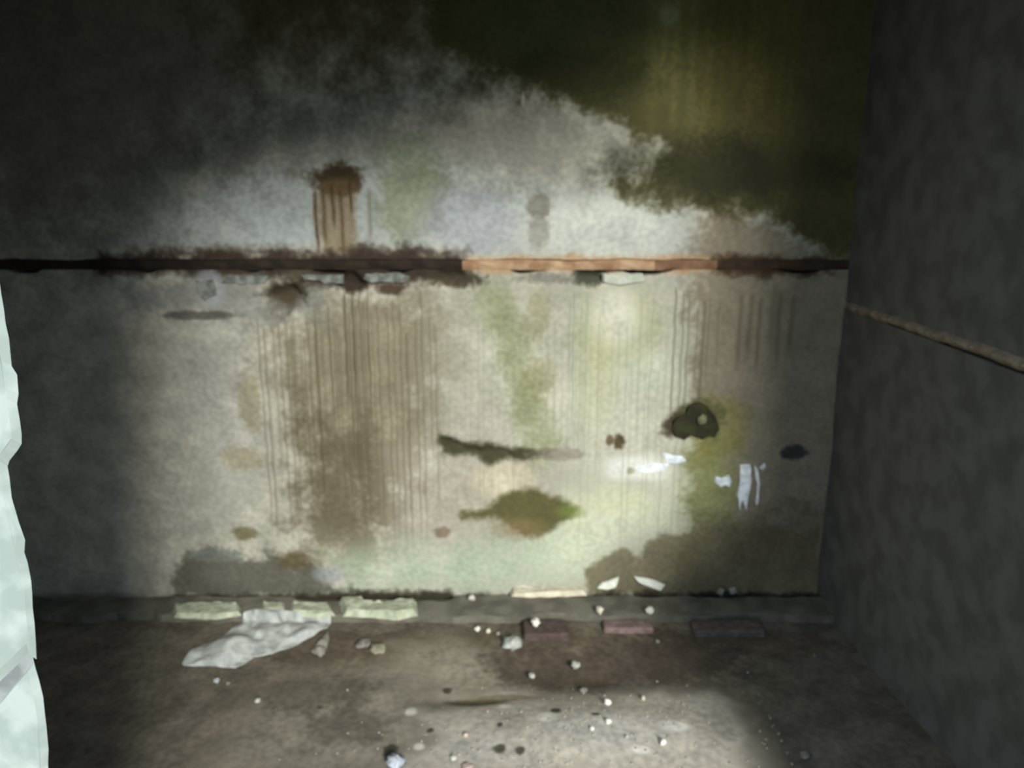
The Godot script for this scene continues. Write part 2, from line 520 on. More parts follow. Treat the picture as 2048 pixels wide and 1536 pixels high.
	patch([Vector2(-1.321, 1.224), Vector2(-0.872, 1.224), Vector2(-0.519, 1.237), Vector2(-0.263, 1.237), Vector2(-0.151, 1.213), Vector2(-0.152, 1.141), Vector2(-0.541, 1.117), Vector2(-0.750, 1.141), Vector2(-1.264, 1.160), Vector2(-1.328, 1.165)], Color8(44, 34, 28), 0.9, 0.019, 0.018)
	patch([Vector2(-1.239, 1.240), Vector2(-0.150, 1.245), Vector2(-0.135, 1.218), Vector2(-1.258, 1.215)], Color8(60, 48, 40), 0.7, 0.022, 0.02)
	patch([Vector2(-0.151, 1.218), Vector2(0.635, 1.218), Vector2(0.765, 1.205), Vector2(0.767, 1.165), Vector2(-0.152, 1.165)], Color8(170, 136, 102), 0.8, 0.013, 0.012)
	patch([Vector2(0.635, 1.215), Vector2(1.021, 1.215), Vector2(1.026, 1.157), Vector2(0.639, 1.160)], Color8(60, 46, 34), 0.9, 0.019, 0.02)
	blot(0.252, 1.149, 0.0535, 0.0285, 0, Color8(58, 58, 46), 0.9, 0.35, 0.5)
	blot(0.107, 1.147, 0.0892, 0.0214, 0, Color8(110, 108, 100), 0.8, 0.35, 0.5)
	blot(-0.200, 1.149, 0.0892, 0.0321, 0, Color8(60, 54, 42), 0.9, 0.35, 0.5)
	blot(-0.395, 1.112, 0.0464, 0.0214, 0, Color8(60, 48, 38), 0.9, 0.35, 0.35)
	blot(-0.516, 1.128, 0.0464, 0.0357, 0, Color8(46, 38, 30), 0.95, 0.35, 0.35)
	blot(-0.684, 1.154, 0.0535, 0.0250, 0, Color8(72, 66, 56), 0.8, 0.35, 0.35)
	patch([Vector2(-0.818, 1.092), Vector2(-0.774, 1.141), Vector2(-0.652, 1.160), Vector2(-0.680, 1.092), Vector2(-0.698, 1.043), Vector2(-0.741, 1.020), Vector2(-0.775, 1.056)], Color8(52, 44, 32), 0.95, 0.019, 0.02)
	patch([Vector2(-1.234, 1.141), Vector2(-0.814, 1.141), Vector2(-0.787, 1.076), Vector2(-0.623, 1.092), Vector2(-0.628, 1.010), Vector2(-0.825, 0.993), Vector2(-1.050, 1.035), Vector2(-1.249, 1.010)], Color8(116, 116, 114), 0.6, 0.048, 0.05)
	blot(-0.978, 1.117, 0.0428, 0.0607, 0, Color8(146, 150, 156), 0.7, 0.35, 0.5)
	blot(-1.019, 1.026, 0.1249, 0.0143, 0, Color8(66, 62, 58), 0.7, 0.35, 0.35)
	patch([Vector2(-0.250, 0.619), Vector2(-0.159, 0.591), Vector2(-0.041, 0.577), Vector2(0.129, 0.562), Vector2(0.129, 0.537), Vector2(-0.024, 0.530), Vector2(-0.075, 0.517), Vector2(-0.143, 0.544), Vector2(-0.237, 0.548)], Color8(60, 58, 40), 0.95, 0.014, 0.012)
	blot(0.163, 0.548, 0.0892, 0.0214, 0, Color8(130, 122, 112), 0.7, 0.35, 0.6)
	patch([Vector2(-0.177, 0.340), Vector2(-0.085, 0.358), Vector2(-0.024, 0.408), Vector2(0.062, 0.426), Vector2(0.148, 0.399), Vector2(0.218, 0.358), Vector2(0.210, 0.321), Vector2(0.132, 0.268), Vector2(0.045, 0.246), Vector2(-0.007, 0.278), Vector2(-0.042, 0.310), Vector2(-0.172, 0.310)], Color8(80, 77, 46), 0.93, 0.016, 0.012)
	blot(0.028, 0.278, 0.0821, 0.0357, 0, Color8(124, 106, 76), 0.6, 0.6, 0.35)
	blot(0.201, 0.340, 0.0464, 0.0250, 0, Color8(104, 118, 60), 0.7, 0.6, 0.35)
	blot(-0.242, 0.259, 0.0285, 0.0214, 0, Color8(116, 100, 86), 0.8, 0.35, 0.35)
	blot(0.567, 0.651, 0.0500, 0.0500, 0, Color8(60, 50, 40), 0.95, 0.35, 0.5)
	blot(0.633, 0.669, 0.0785, 0.0642, 0, Color8(84, 84, 54), 0.8, 0.35, 0.4)
	blot(0.642, 0.672, 0.0214, 0.0214, 0, Color8(104, 106, 78), 0.8, 0.35, 0.35)
	blot(0.332, 0.598, 0.0143, 0.0178, 0, Color8(92, 78, 58), 0.9, 0.35, 0.35)
	blot(0.366, 0.591, 0.0214, 0.0285, 0, Color8(70, 60, 44), 0.95, 0.35, 0.5)
	blot(0.556, 0.530, 0.0250, 0.0178, 0, Color8(120, 124, 132), 0.9, 0.35, 0.35)
	blot(0.407, 0.487, 0.0143, 0.0143, 0, Color8(130, 130, 100), 0.8, 0.35, 0.35)
	blot(0.963, 0.553, 0.0535, 0.0250, 0, Color8(40, 40, 44), 0.8, 0.35, 0.5)
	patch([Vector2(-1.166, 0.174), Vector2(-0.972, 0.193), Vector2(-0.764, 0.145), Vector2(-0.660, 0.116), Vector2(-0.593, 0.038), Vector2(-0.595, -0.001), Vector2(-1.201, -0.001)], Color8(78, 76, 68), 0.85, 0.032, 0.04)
	blot(-0.764, 0.154, 0.0535, 0.0357, 0, Color8(84, 74, 52), 0.8, 0.35, 0.35)
	blot(-0.644, 0.097, 0.0535, 0.0357, 0, Color8(150, 150, 156), 0.6, 0.35, 0.35)
	blot(-1.026, 0.174, 0.1070, 0.0250, 0, Color8(112, 114, 110), 0.6, 0.35, 0.35)
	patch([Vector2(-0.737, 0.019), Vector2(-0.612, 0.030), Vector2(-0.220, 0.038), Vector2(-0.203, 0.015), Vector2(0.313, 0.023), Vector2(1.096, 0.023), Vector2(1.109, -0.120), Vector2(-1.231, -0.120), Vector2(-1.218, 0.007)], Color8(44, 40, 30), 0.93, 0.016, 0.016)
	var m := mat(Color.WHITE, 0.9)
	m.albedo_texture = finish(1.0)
	m.heightmap_enabled = true
	m.heightmap_texture = grain_tex
	m.heightmap_scale = 0.03
	m.uv1_scale = Vector3.ONE
	var core := obj("wall_back", block(Vector3(3.2, 2.85, 0.2), 0.01), mottled(Color8(40, 32, 26), Color8(66, 50, 38), 3.0))
	core.position = Vector3(-0.3, 1.375, BACK - 0.155)
	struct(core, "stained concrete back wall poured in two lifts")
	var joint := 1.196
	var top_lift := func(u: float, v: float) -> Vector3:
		var x := -1.85 + 3.1 * u
		var y := joint + 0.012 + rough.get_noise_2d(x * 1.5, 4.0) * 0.006 + (1.53 - 0.0) * (1.0 - v)
		return Vector3(x, y, wall_face(x, y))
	var top_back := func(u: float, v: float) -> Vector3:
		var p: Vector3 = top_lift.call(u, v)
		return Vector3(p.x, p.y, BACK - 0.06)
	var low_lift := func(u: float, v: float) -> Vector3:
		var x := -1.85 + 3.1 * u
		var top := joint - 0.022 - maxf(0.0, rough.get_noise_2d(x * 1.3, 1.0)) * 0.035
		var y := -0.02 + (top + 0.02) * (1.0 - v)
		return Vector3(x, y, wall_face(x, y))
	var low_back := func(u: float, v: float) -> Vector3:
		var p: Vector3 = low_lift.call(u, v)
		return Vector3(p.x, p.y, BACK - 0.06)
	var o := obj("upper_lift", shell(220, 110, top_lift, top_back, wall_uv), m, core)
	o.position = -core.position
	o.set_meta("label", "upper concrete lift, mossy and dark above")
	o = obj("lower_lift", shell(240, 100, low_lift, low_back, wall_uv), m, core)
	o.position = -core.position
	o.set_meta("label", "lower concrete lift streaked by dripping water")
	# steel flat left in the joint, brown to the left, bright rust to the right
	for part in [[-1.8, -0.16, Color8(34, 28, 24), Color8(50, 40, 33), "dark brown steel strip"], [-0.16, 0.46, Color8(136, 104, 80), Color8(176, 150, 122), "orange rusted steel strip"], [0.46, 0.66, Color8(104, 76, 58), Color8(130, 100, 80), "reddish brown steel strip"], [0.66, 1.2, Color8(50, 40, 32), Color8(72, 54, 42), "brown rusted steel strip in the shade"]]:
		var x0: float = part[0]
		var x1: float = part[1]
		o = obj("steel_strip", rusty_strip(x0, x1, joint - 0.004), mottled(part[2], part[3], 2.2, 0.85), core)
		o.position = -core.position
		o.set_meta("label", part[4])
	# plaster that still hangs under the joint
	var pale := mottled(Color8(92, 94, 90), Color8(124, 128, 124), 5.0)
	var chips := [
		[Vector2(-0.477, 1.163), Vector2(-0.361, 1.167), Vector2(-0.326, 1.154), Vector2(-0.336, 1.131), Vector2(-0.459, 1.131), Vector2(-0.481, 1.144)],
		[Vector2(-0.684, 1.160), Vector2(-0.542, 1.159), Vector2(-0.547, 1.131), Vector2(-0.602, 1.125), Vector2(-0.621, 1.138), Vector2(-0.675, 1.141)],
		[Vector2(-0.922, 1.160), Vector2(-0.781, 1.157), Vector2(-0.792, 1.131), Vector2(-0.880, 1.121), Vector2(-0.944, 1.131)],
		[Vector2(-1.024, 1.141), Vector2(-0.959, 1.147), Vector2(-0.954, 1.092), Vector2(-0.998, 1.069), Vector2(-1.025, 1.095)],
		[Vector2(0.290, 1.162), Vector2(0.421, 1.163), Vector2(0.433, 1.138), Vector2(0.350, 1.118), Vector2(0.294, 1.134)],
	]
	for k in chips.size():
		o = obj("plaster_chip", flake(chips[k], 0.0, 0.010, 40 + k), pale if k < 4 else mottled(Color8(160, 164, 152), Color8(180, 182, 170), 5.0), core)
		o.position = Vector3(0, 0, BACK - 0.002) - core.position
	# lime run out of the concrete on the right, and crusts of it
	var lime := mottled(Color8(198, 204, 212), Color8(236, 240, 246), 6.0, 0.6)
	var runs := [
		[Vector2(0.779, 0.508), Vector2(0.813, 0.512), Vector2(0.824, 0.454), Vector2(0.817, 0.399), Vector2(0.811, 0.340), Vector2(0.794, 0.380), Vector2(0.787, 0.336), Vector2(0.776, 0.399), Vector2(0.779, 0.454)],
		[Vector2(0.827, 0.508), Vector2(0.841, 0.497), Vector2(0.851, 0.436), Vector2(0.849, 0.362), Vector2(0.844, 0.362), Vector2(0.840, 0.445)],
		[Vector2(0.844, 0.497), Vector2(0.863, 0.519), Vector2(0.870, 0.501), Vector2(0.856, 0.487)],
		[Vector2(0.696, 0.472), Vector2(0.720, 0.461), Vector2(0.740, 0.472), Vector2(0.752, 0.450), Vector2(0.750, 0.428), Vector2(0.732, 0.436), Vector2(0.716, 0.425), Vector2(0.697, 0.446)],
		[Vector2(0.417, 0.501), Vector2(0.488, 0.519), Vector2(0.539, 0.515), Vector2(0.523, 0.490), Vector2(0.455, 0.479), Vector2(0.421, 0.487)],
		[Vector2(0.507, 0.553), Vector2(0.582, 0.544), Vector2(0.597, 0.523), Vector2(0.557, 0.508), Vector2(0.522, 0.519)],
	]
	for k in runs.size():
		o = obj("lime_crust", flake(runs[k], 0.0, 0.006 if k != 1 else 0.004, 60 + k), lime, core)
		o.position = Vector3(0, 0, BACK - 0.001) - core.position
		if k == 0:
			o.set_meta("label", "white lime run dripping down")
	# cushions of moss: the dark one on the right with a pale middle
	var moss := mottled(Color8(48, 44, 34), Color8(58, 58, 38), 3.0, 1.0)
	o = obj("moss_cushion", flake([Vector2(0.534, 0.637), Vector2(0.549, 0.669), Vector2(0.582, 0.690), Vector2(0.594, 0.721), Vector2(0.630, 0.735), Vector2(0.658, 0.718), Vector2(0.690, 0.683), Vector2(0.705, 0.633), Vector2(0.688, 0.605), Vector2(0.646, 0.598), Vector2(0.609, 0.612), Vector2(0.580, 0.591), Vector2(0.552, 0.609)], 0.0, 0.006, 71, 0.014), moss, core)
	o.position = Vector3(0, 0, BACK - 0.004) - core.position
	o.set_meta("label", "dark moss cushion with a paler middle")
	o = obj("lichen_tuft", lump(78, Vector3(0.016, 0.018, 0.008), 10, 0.5), mottled(Color8(92, 94, 66), Color8(124, 124, 96), 9.0), core)
	o.position = Vector3(0.640, 0.672, BACK + 0.008) - core.position
	# the low ledge along the foot of the wall, its front edge broken
	var ledge_top := func(u: float, v: float) -> Vector3:
		var x := -1.72 + 2.82 * u
		var z := lerpf(-2.708 + rough.get_noise_2d(x * 1.6, 18.0) * 0.02 + 0.04 * smoothstep(-0.78, -0.68, x) * smoothstep(-0.18, -0.24, x), -2.600 + rough.get_noise_2d(x * 1.2, 8.0) * 0.03, v)
		return Vector3(x, LEDGE + rough.get_noise_2d(x * 2.0, z * 2.0) * 0.003 - 0.008 * v * v, z)
	var ledge_low := func(u: float, v: float) -> Vector3:
		var p: Vector3 = ledge_top.call(u, v)
		return Vector3(p.x, -0.03, p.z)
	var ledge := obj("trim_1", shell(180, 10, ledge_top, ledge_low, no_uv), mottled(Color8(92, 88, 80), Color8(112, 108, 98), 2.0))
	struct(ledge, "low worn concrete ledge along the foot of the back wall")
	# strips of pale mortar lying on the ledge
	var mortar := mottled(Color8(150, 154, 134), Color8(186, 190, 170), 5.0)
	for q in [
		[[Vector2(-1.166, -2.685), Vector2(-1.059, -2.699), Vector2(-0.937, -2.692), Vector2(-0.910, -2.624), Vector2(-0.990, -2.597), Vector2(-1.134, -2.610)], 0.016],
		[[Vector2(-0.864, -2.706), Vector2(-0.785, -2.699), Vector2(-0.770, -2.650), Vector2(-0.844, -2.644)], 0.012],
		[[Vector2(-0.762, -2.702), Vector2(-0.631, -2.699), Vector2(-0.595, -2.624), Vector2(-0.652, -2.604), Vector2(-0.744, -2.630)], 0.016],
		[[Vector2(-0.601, -2.706), Vector2(-0.533, -2.720), Vector2(-0.517, -2.685), Vector2(-0.392, -2.695), Vector2(-0.327, -2.706), Vector2(-0.318, -2.624), Vector2(-0.379, -2.591), Vector2(-0.484, -2.610), Vector2(-0.570, -2.617)], 0.024],
		[[Vector2(-0.007, -2.800), Vector2(0.065, -2.792), Vector2(0.265, -2.807), Vector2(0.265, -2.763), Vector2(0.064, -2.741), Vector2(-0.004, -2.748)], 0.018],
	]:
		var line := []
		for p: Vector2 in q[0]:
			line.append(Vector2(p.x, -p.y * 0.985))
		o = obj("mortar_strip", flake(line, 0.0, q[1], 90 + int(line[0].x * 50.0)), mortar if line[0].x < 0.0 and line[0].y < 2.78 and line[0].x < -0.1 else mottled(Color8(190, 180, 160), Color8(214, 206, 190), 5.0), ledge)
		o.rotation.x = -PI / 2
		o.position = Vector3(0, LEDGE - 0.004, 0)


func rusty_strip(x0: float, x1: float, y: float) -> ArrayMesh:
	var front := func(u: float, v: float) -> Vector3:
		var x := lerpf(x0, x1, u)
		return Vector3(x, y + lerpf(0.020, -0.020, v) + rough.get_noise_2d(x * 3.0, 20.0 + v * 4.0) * 0.004, BACK - 0.006 + sin(PI * v) * 0.006 + rough.get_noise_2d(x * 5.0, v * 3.0) * 0.005)
	var back := func(u: float, v: float) -> Vector3:
		var p: Vector3 = front.call(u, v)
		return Vector3(p.x, p.y, BACK - 0.05)
	return shell(70, 5, front, back, no_uv)


# ---------------------------------------------------------------- floor
func bump(p: Vector2, c: Vector2, r: Vector2, high: float) -> float:
	return high * exp(-((p - c) / r).length_squared())


func floor_height(x: float, z: float) -> float:
	var p := Vector2(x, z)
	var h := rough.get_noise_2d(x * 0.4, z * 0.4) * 0.006 + rough.get_noise_2d(x * 2.5, z * 2.5) * 0.003
	if z > -2.62:
		h += bump(p, Vector2(0.22, -1.98), Vector2(0.40, 0.17), 0.042)      # heap of pale sand
		h += bump(p, Vector2(-0.12, -2.35), Vector2(0.22, 0.13), 0.014)
		h += bump(p, Vector2(0.18, -2.30), Vector2(0.30, 0.10), -0.018)     # hollow behind it
		h += bump(p, Vector2(-0.12, -2.15), Vector2(0.16, 0.025), -0.010)
		h += bump(p, Vector2(-0.60, -1.95), Vector2(0.35, 0.25), 0.012)
	return h


func floor_uv(p: Vector3) -> Vector2:
	return Vector2((p.x + 1.9) / 3.3, (p.z + 2.85) / 3.04)


func build_floor() -> void:
	canvas(-1.9, -2.85, 3.3, 3.04, Color8(88, 81, 71), Color8(122, 114, 102))
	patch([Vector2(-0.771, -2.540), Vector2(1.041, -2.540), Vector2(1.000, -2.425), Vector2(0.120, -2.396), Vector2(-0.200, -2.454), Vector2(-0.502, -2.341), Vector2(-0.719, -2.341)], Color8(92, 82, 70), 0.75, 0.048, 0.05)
	patch([Vector2(-0.748, -1.831), Vector2(-0.773, -2.070), Vector2(-0.614, -2.287), Vector2(-0.319, -2.368), Vector2(-0.176, -2.116), Vector2(-0.156, -1.831)], Color8(146, 139, 127), 0.6, 0.096, 0.08)
	patch([Vector2(-0.394, -2.454), Vector2(-0.205, -2.521), Vector2(-0.134, -2.425), Vector2(-0.021, -2.314), Vector2(0.082, -2.199), Vector2(-0.092, -2.158), Vector2(-0.209, -2.174), Vector2(-0.344, -2.314)], Color8(156, 147, 134), 0.7, 0.064, 0.06)
	patch([Vector2(-0.271, -2.070), Vector2(-0.106, -2.134), Vector2(0.053, -2.181), Vector2(0.256, -2.172), Vector2(0.452, -2.211), Vector2(0.578, -2.181), Vector2(0.645, -2.104), Vector2(0.647, -2.006), Vector2(0.627, -1.795), Vector2(-0.278, -1.795), Vector2(-0.221, -1.985)], Color8(184, 175, 164), 0.85, 0.056, 0.06)
	blot(0.278, -1.985, 0.1751, 0.0826, 0, Color8(194, 189, 184), 0.5, 0.6, 0.35)
	blot(-0.085, -1.944, 0.1059, 0.0598, 0, Color8(182, 177, 171), 0.4, 0.6, 0.35)
	blot(-0.444, -2.027, 0.1097, 0.0855, 0, Color8(100, 94, 84), 0.6, 0.35, 0.35)
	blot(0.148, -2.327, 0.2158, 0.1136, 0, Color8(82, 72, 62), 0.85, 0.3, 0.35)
	blot(-0.107, -2.148, 0.0864, 0.0141, 0, Color8(70, 64, 46), 0.85, 0.35, 0.2)  # dark slit: shade of the small ridge, put into the colour
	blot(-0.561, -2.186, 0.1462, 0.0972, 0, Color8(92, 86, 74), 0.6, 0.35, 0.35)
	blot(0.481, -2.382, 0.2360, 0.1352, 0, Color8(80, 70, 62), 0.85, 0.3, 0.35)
	blot(-0.020, -2.162, 0.1014, 0.0143, 0, Color8(90, 78, 56), 0.5, 0.35, 0.3)
	blot(-0.190, -2.201, 0.0118, 0.0123, 0, Color8(66, 62, 54), 0.85, 0.35, 0.5)
	blot(-0.034, -1.921, 0.0157, 0.0176, 0, Color8(66, 62, 54), 0.85, 0.35, 0.5)
	blot(0.021, -1.909, 0.0117, 0.0135, 0, Color8(66, 62, 54), 0.85, 0.35, 0.5)
	blot(-0.546, -2.116, 0.0114, 0.0115, 0, Color8(66, 62, 54), 0.85, 0.35, 0.5)
	blot(0.120, -2.070, 0.0112, 0.0111, 0, Color8(66, 62, 54), 0.85, 0.35, 0.5)
	blot(-0.223, -2.006, 0.0095, 0.0105, 0, Color8(66, 62, 54), 0.85, 0.35, 0.5)
	blot(0.230, -2.049, 0.0124, 0.0109, 0, Color8(66, 62, 54), 0.85, 0.35, 0.5)
	blot(-0.033, -2.016, 0.0082, 0.0106, 0, Color8(66, 62, 54), 0.85, 0.35, 0.5)
	blot(-0.320, -1.925, 0.0184, 0.0313, 0, Color8(66, 62, 54), 0.85, 0.35, 0.5)
	blot(0.091, -2.038, 0.0275, 0.0215, 0, Color8(226, 220, 212), 0.7, 0.35, 0.6)
	blot(0.443, -2.006, 0.0408, 0.0252, 0, Color8(226, 220, 212), 0.7, 0.35, 0.6)
	blot(-0.287, -2.093, 0.0169, 0.0180, 0, Color8(226, 220, 212), 0.7, 0.35, 0.6)
	blot(-0.244, -1.944, 0.0159, 0.0159, 0, Color8(226, 220, 212), 0.7, 0.35, 0.6)
	blot(-0.020, -2.116, 0.0199, 0.0138, 0, Color8(226, 220, 212), 0.7, 0.35, 0.6)
	blot(0.333, -1.905, 0.0260, 0.0154, 0, Color8(226, 220, 212), 0.7, 0.35, 0.6)
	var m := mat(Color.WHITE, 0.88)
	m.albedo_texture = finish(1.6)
	m.heightmap_enabled = true
	m.heightmap_texture = grain_tex
	m.heightmap_scale = 0.08
	var top := func(u: float, v: float) -> Vector3:
		var x := -1.9 + 3.3 * u
		var z := -2.85 + 2.0 * v
		return Vector3(x, floor_height(x, z), z)
	var low := func(u: float, v: float) -> Vector3:
		return Vector3(-1.9 + 3.3 * u, -0.2, -2.85 + 2.0 * v)
	var fl := obj("floor", shell(260, 170, top, low, floor_uv), m)
	struct(fl, "dirt and sand covered concrete floor of the cellar")
	# three bricks set in the floor in front of the ledge
	var pink := [mottled(Color8(112, 94, 91), Color8(134, 114, 111), 5.0), mottled(Color8(88, 78, 77), Color8(108, 96, 94), 5.0), mottled(Color8(74, 62, 58), Color8(88, 76, 72), 5.0)]
	var k := 0
	for q in [[Vector2(0.387, -2.552), 0.165, 0.055], [Vector2(0.717, -2.540), 0.235, 0.075], [Vector2(0.112, -2.521), 0.15, 0.09]]:
		var b := obj("brick", block(Vector3(q[1], 0.05, q[2]), 0.006), pink[k], fl)
		b.position = Vector3(q[0].x, floor_height(q[0].x, q[0].y) - 0.006 + 0.004 * k, q[0].y)
		b.rotation = Vector3(0.02, 0.02 * (k - 1), 0.015)
		k += 1
	var yard := obj("ground", block(Vector3(14, 0.2, 10), 0.02), mottled(Color8(92, 94, 74), Color8(122, 118, 98), 1.5))
	yard.position = Vector3(0, -0.12, 4.16)
	struct(yard, "bare ground outside the opening")


# ---------------------------------------------------------------- side walls and ceiling
func build_other_walls() -> void:
	# right wall: swings out a little towards the front
	var a := Vector3(1.088, 0, -2.75)
	var b := Vector3(1.177, 0, -1.35)
	var along := (b - a).normalized()
	var out_ := Vector3(-along.z, 0, along.x).normalized()
	if out_.x < 0:
		out_ = -out_
	var right := obj("wall_right", block(Vector3(0.2, 2.85, 1.52), 0.01), mat(Color8(60, 56, 50)))
	right.position = (a + b) * 0.5 + out_ * 0.112 + Vector3(0, 1.375, 0) - along * 0.04
	right.rotation.y = atan2(along.x, along.z)
	struct(right, "dim bare concrete wall on the right")
	var seam := 1.06
	var damp := mottled(Color8(92, 89, 86), Color8(108, 105, 102), 1.6)
	for q in [[-0.02, seam - 0.012, 3.0, damp, "lower_lift"], [seam + 0.014, 2.75, 13.0, damp, "upper_lift"]]:
		var y0: float = q[0]
		var y1: float = q[1]
		var s: float = q[2]
		var face_ := func(u: float, v: float) -> Vector3:
			var p := a.lerp(b, u)
			var y := lerpf(y1, y0, v)
			return p + Vector3(0, y, 0) - out_ * (0.004 + rough.get_noise_2d(u * 1.6 + s, y) * 0.008)
		var rear := func(u: float, v: float) -> Vector3:
			return a.lerp(b, u) + Vector3(0, lerpf(y1, y0, v), 0) + out_ * 0.02
		var o := obj(q[4], shell(60, 50, face_, rear, no_uv), q[3], right)
		o.transform = right.transform.affine_inverse()
	# ridge of mortar squeezed out along the joint
	var ridge_f := func(u: float, v: float) -> Vector3:
		var p := a.lerp(b, 0.03 + 0.96 * u)
		return p + Vector3(0, seam + lerpf(0.016, -0.014, v) + rough.get_noise_2d(u * 3.0, 31.0) * 0.006 + 0.015 * u, 0) - out_ * (0.002 + sin(PI * v) * (0.014 + rough.get_noise_2d(u * 6.0, 40.0) * 0.008))
	var ridge_b := func(u: float, v: float) -> Vector3:
		var p: Vector3 = ridge_f.call(u, v)
		return a.lerp(b, 0.03 + 0.96 * u) + Vector3(0, p.y, 0) + out_ * 0.015
	var ridge := obj("mortar_ridge", shell(80, 6, ridge_f, ridge_b, no_uv), mottled(Color8(120, 104, 88), Color8(160, 146, 128), 5.0), right)
	ridge.transform = right.transform.affine_inverse()
	ridge.set_meta("label", "pale mortar ridge along the joint")
	var left := obj("wall_left", block(Vector3(0.2, 2.85, 1.75), 0.01), mottled(Color8(92, 90, 88), Color8(106, 103, 100), 1.6))
	left.position = Vector3(-1.86, 1.375, -2.0)
	struct(left, "unlit concrete wall on the left")
	var lid := obj("ceiling", block(Vector3(3.4, 0.2, 2.2), 0.01), mottled(Color8(110, 106, 96), Color8(140, 136, 124), 1.6))
	lid.position = Vector3(-0.3, 2.85, -1.98)
	struct(lid, "dark concrete ceiling of the cellar")


# ---------------------------------------------------------------- the broken front wall
func build_front_wall() -> void:
	var wide := 2.6
	# broken edge of the opening, on the outer face, from the lintel down
	var edge: Array = [Vector2(-0.538, 1.995), Vector2(-0.566, 1.772), Vector2(-0.588, 1.571), Vector2(-0.606, 1.404), Vector2(-0.607, 1.352), Vector2(-0.606, 1.298), Vector2(-0.607, 1.264), Vector2(-0.602, 1.253), Vector2(-0.604, 1.229), Vector2(-0.608, 1.216), Vector2(-0.607, 1.195), Vector2(-0.607, 1.177), Vector2(-0.610, 1.165), Vector2(-0.615, 1.156), Vector2(-0.628, 1.143), Vector2(-0.632, 1.135), Vector2(-0.631, 1.120), Vector2(-0.632, 1.093), Vector2(-0.628, 1.060), Vector2(-0.624, 1.035), Vector2(-0.627, 1.018), Vector2(-0.625, 1.005), Vector2(-0.624, 0.979), Vector2(-0.627, 0.940), Vector2(-0.629, 0.893), Vector2(-0.633, 0.863), Vector2(-0.631, 0.837), Vector2(-0.632, 0.806), Vector2(-0.634, 0.760), Vector2(-0.636, 0.725), Vector2(-0.640, 0.700), Vector2(-0.647, 0.615), Vector2(-0.669, 0.479), Vector2(-0.729, -0.003)]
	var outline := PackedVector2Array()
	outline.append(Vector2(-wide, 2.75))
	outline.append(Vector2(-0.55, 2.08))
	for p: Vector2 in edge:
		if p.y < 2.0 and p.y > 0.05:
			outline.append(p - Vector2(0.004, 0.0))
	outline.append(Vector2(-0.63, 0.0))
	outline.append(Vector2(-wide, 0.0))
	var plaster := mottled(Color8(148, 157, 154), Color8(172, 179, 177), 2.5, 0.85)
	var core := obj("wall_front", splayed(outline, FRONT - 0.007, 0.25, 0.30), mottled(Color8(120, 122, 124), Color8(146, 150, 150), 3.0))
	struct(core, "broken front wall, bright plaster on its outside")
	# two plaster slabs on the outer face, a slanting crack between them
	var upper: Array = [Vector2(-1.25, 2.6), Vector2(-0.57, 2.04)]
	var lower: Array = []
	for p: Vector2 in edge:
		if p.y < 2.0 and p.y > 0.86:
			upper.append(p)
		elif p.y <= 0.835 and p.y > 0.1:
			lower.append(p)
	upper.append_array([Vector2(-0.635, 0.879), Vector2(-0.649, 0.867), Vector2(-0.666, 0.849), Vector2(-0.682, 0.834), Vector2(-0.776, 0.748), Vector2(-0.976, 0.565)])
	upper.append(Vector2(-1.25, 0.62))
	var under: Array = [Vector2(-0.983, 0.527), Vector2(-0.782, 0.713), Vector2(-0.686, 0.804), Vector2(-0.669, 0.823), Vector2(-0.651, 0.844), Vector2(-0.637, 0.858)]
	under.append_array(lower)
	under.append(Vector2(-1.25, 0.1))
	var o := obj("plaster_slab", flake(upper, FRONT - 0.007, 0.005, 21, 0.0015), plaster, core)
	o.set_meta("label", "upper bright plaster slab")
	o = obj("plaster_slab", flake(under, FRONT - 0.007, 0.005, 22, 0.0015), plaster, core)
	o.set_meta("label", "lower bright plaster slab under the crack")
	# lintel over the opening, its underside broken and slanting, and the stub of wall on the right
	var beam := PackedVector2Array([Vector2(-wide, 2.75), Vector2(-0.55, 2.08), Vector2(-0.3, 2.22), Vector2(0.0, 2.27), Vector2(0.3, 2.34), Vector2(0.6, 2.42), Vector2(0.8, 2.52), Vector2(1.0, 2.54), Vector2(1.2, 2.54), Vector2(wide, 2.54), Vector2(wide, 3.2), Vector2(-wide, 3.2)])
	beam.reverse()
	o = obj("lintel", splayed(beam, FRONT - 0.012, 0.25, 0.0), mottled(Color8(150, 150, 140), Color8(190, 190, 180), 2.0), core)
	# what is left of the wall on the right of the opening: a low broken stub; it shades the right of the floor and the foot of the back wall
	var stub := PackedVector2Array([Vector2(0.88, 0.0), Vector2(0.90, 0.5), Vector2(0.885, 0.80), Vector2(0.93, 0.93), Vector2(1.02, 0.97), Vector2(1.08, 1.04), Vector2(1.20, 1.06), Vector2(1.32, 1.12), Vector2(1.5, 1.12), Vector2(1.5, 0.0)])
	o = obj("stub", splayed(stub, FRONT - 0.012, 0.25, 0.0), mottled(Color8(120, 118, 108), Color8(150, 148, 138), 2.0), core)
	o = obj("pier", block(Vector3(1.4, 2.6, 0.25), 0.012), mottled(Color8(150, 150, 140), Color8(190, 190, 180), 2.0), core)
	o.position = Vector3(2.12, 1.28, FRONT - 0.137)
	o = obj("jamb", block(Vector3(0.14, 2.6, 0.44), 0.012), mottled(Color8(120, 118, 108), Color8(150, 148, 138), 2.0), core)
	o.position = Vector3(1.375, 1.28, -1.19)
	o.rotation.y = -0.56


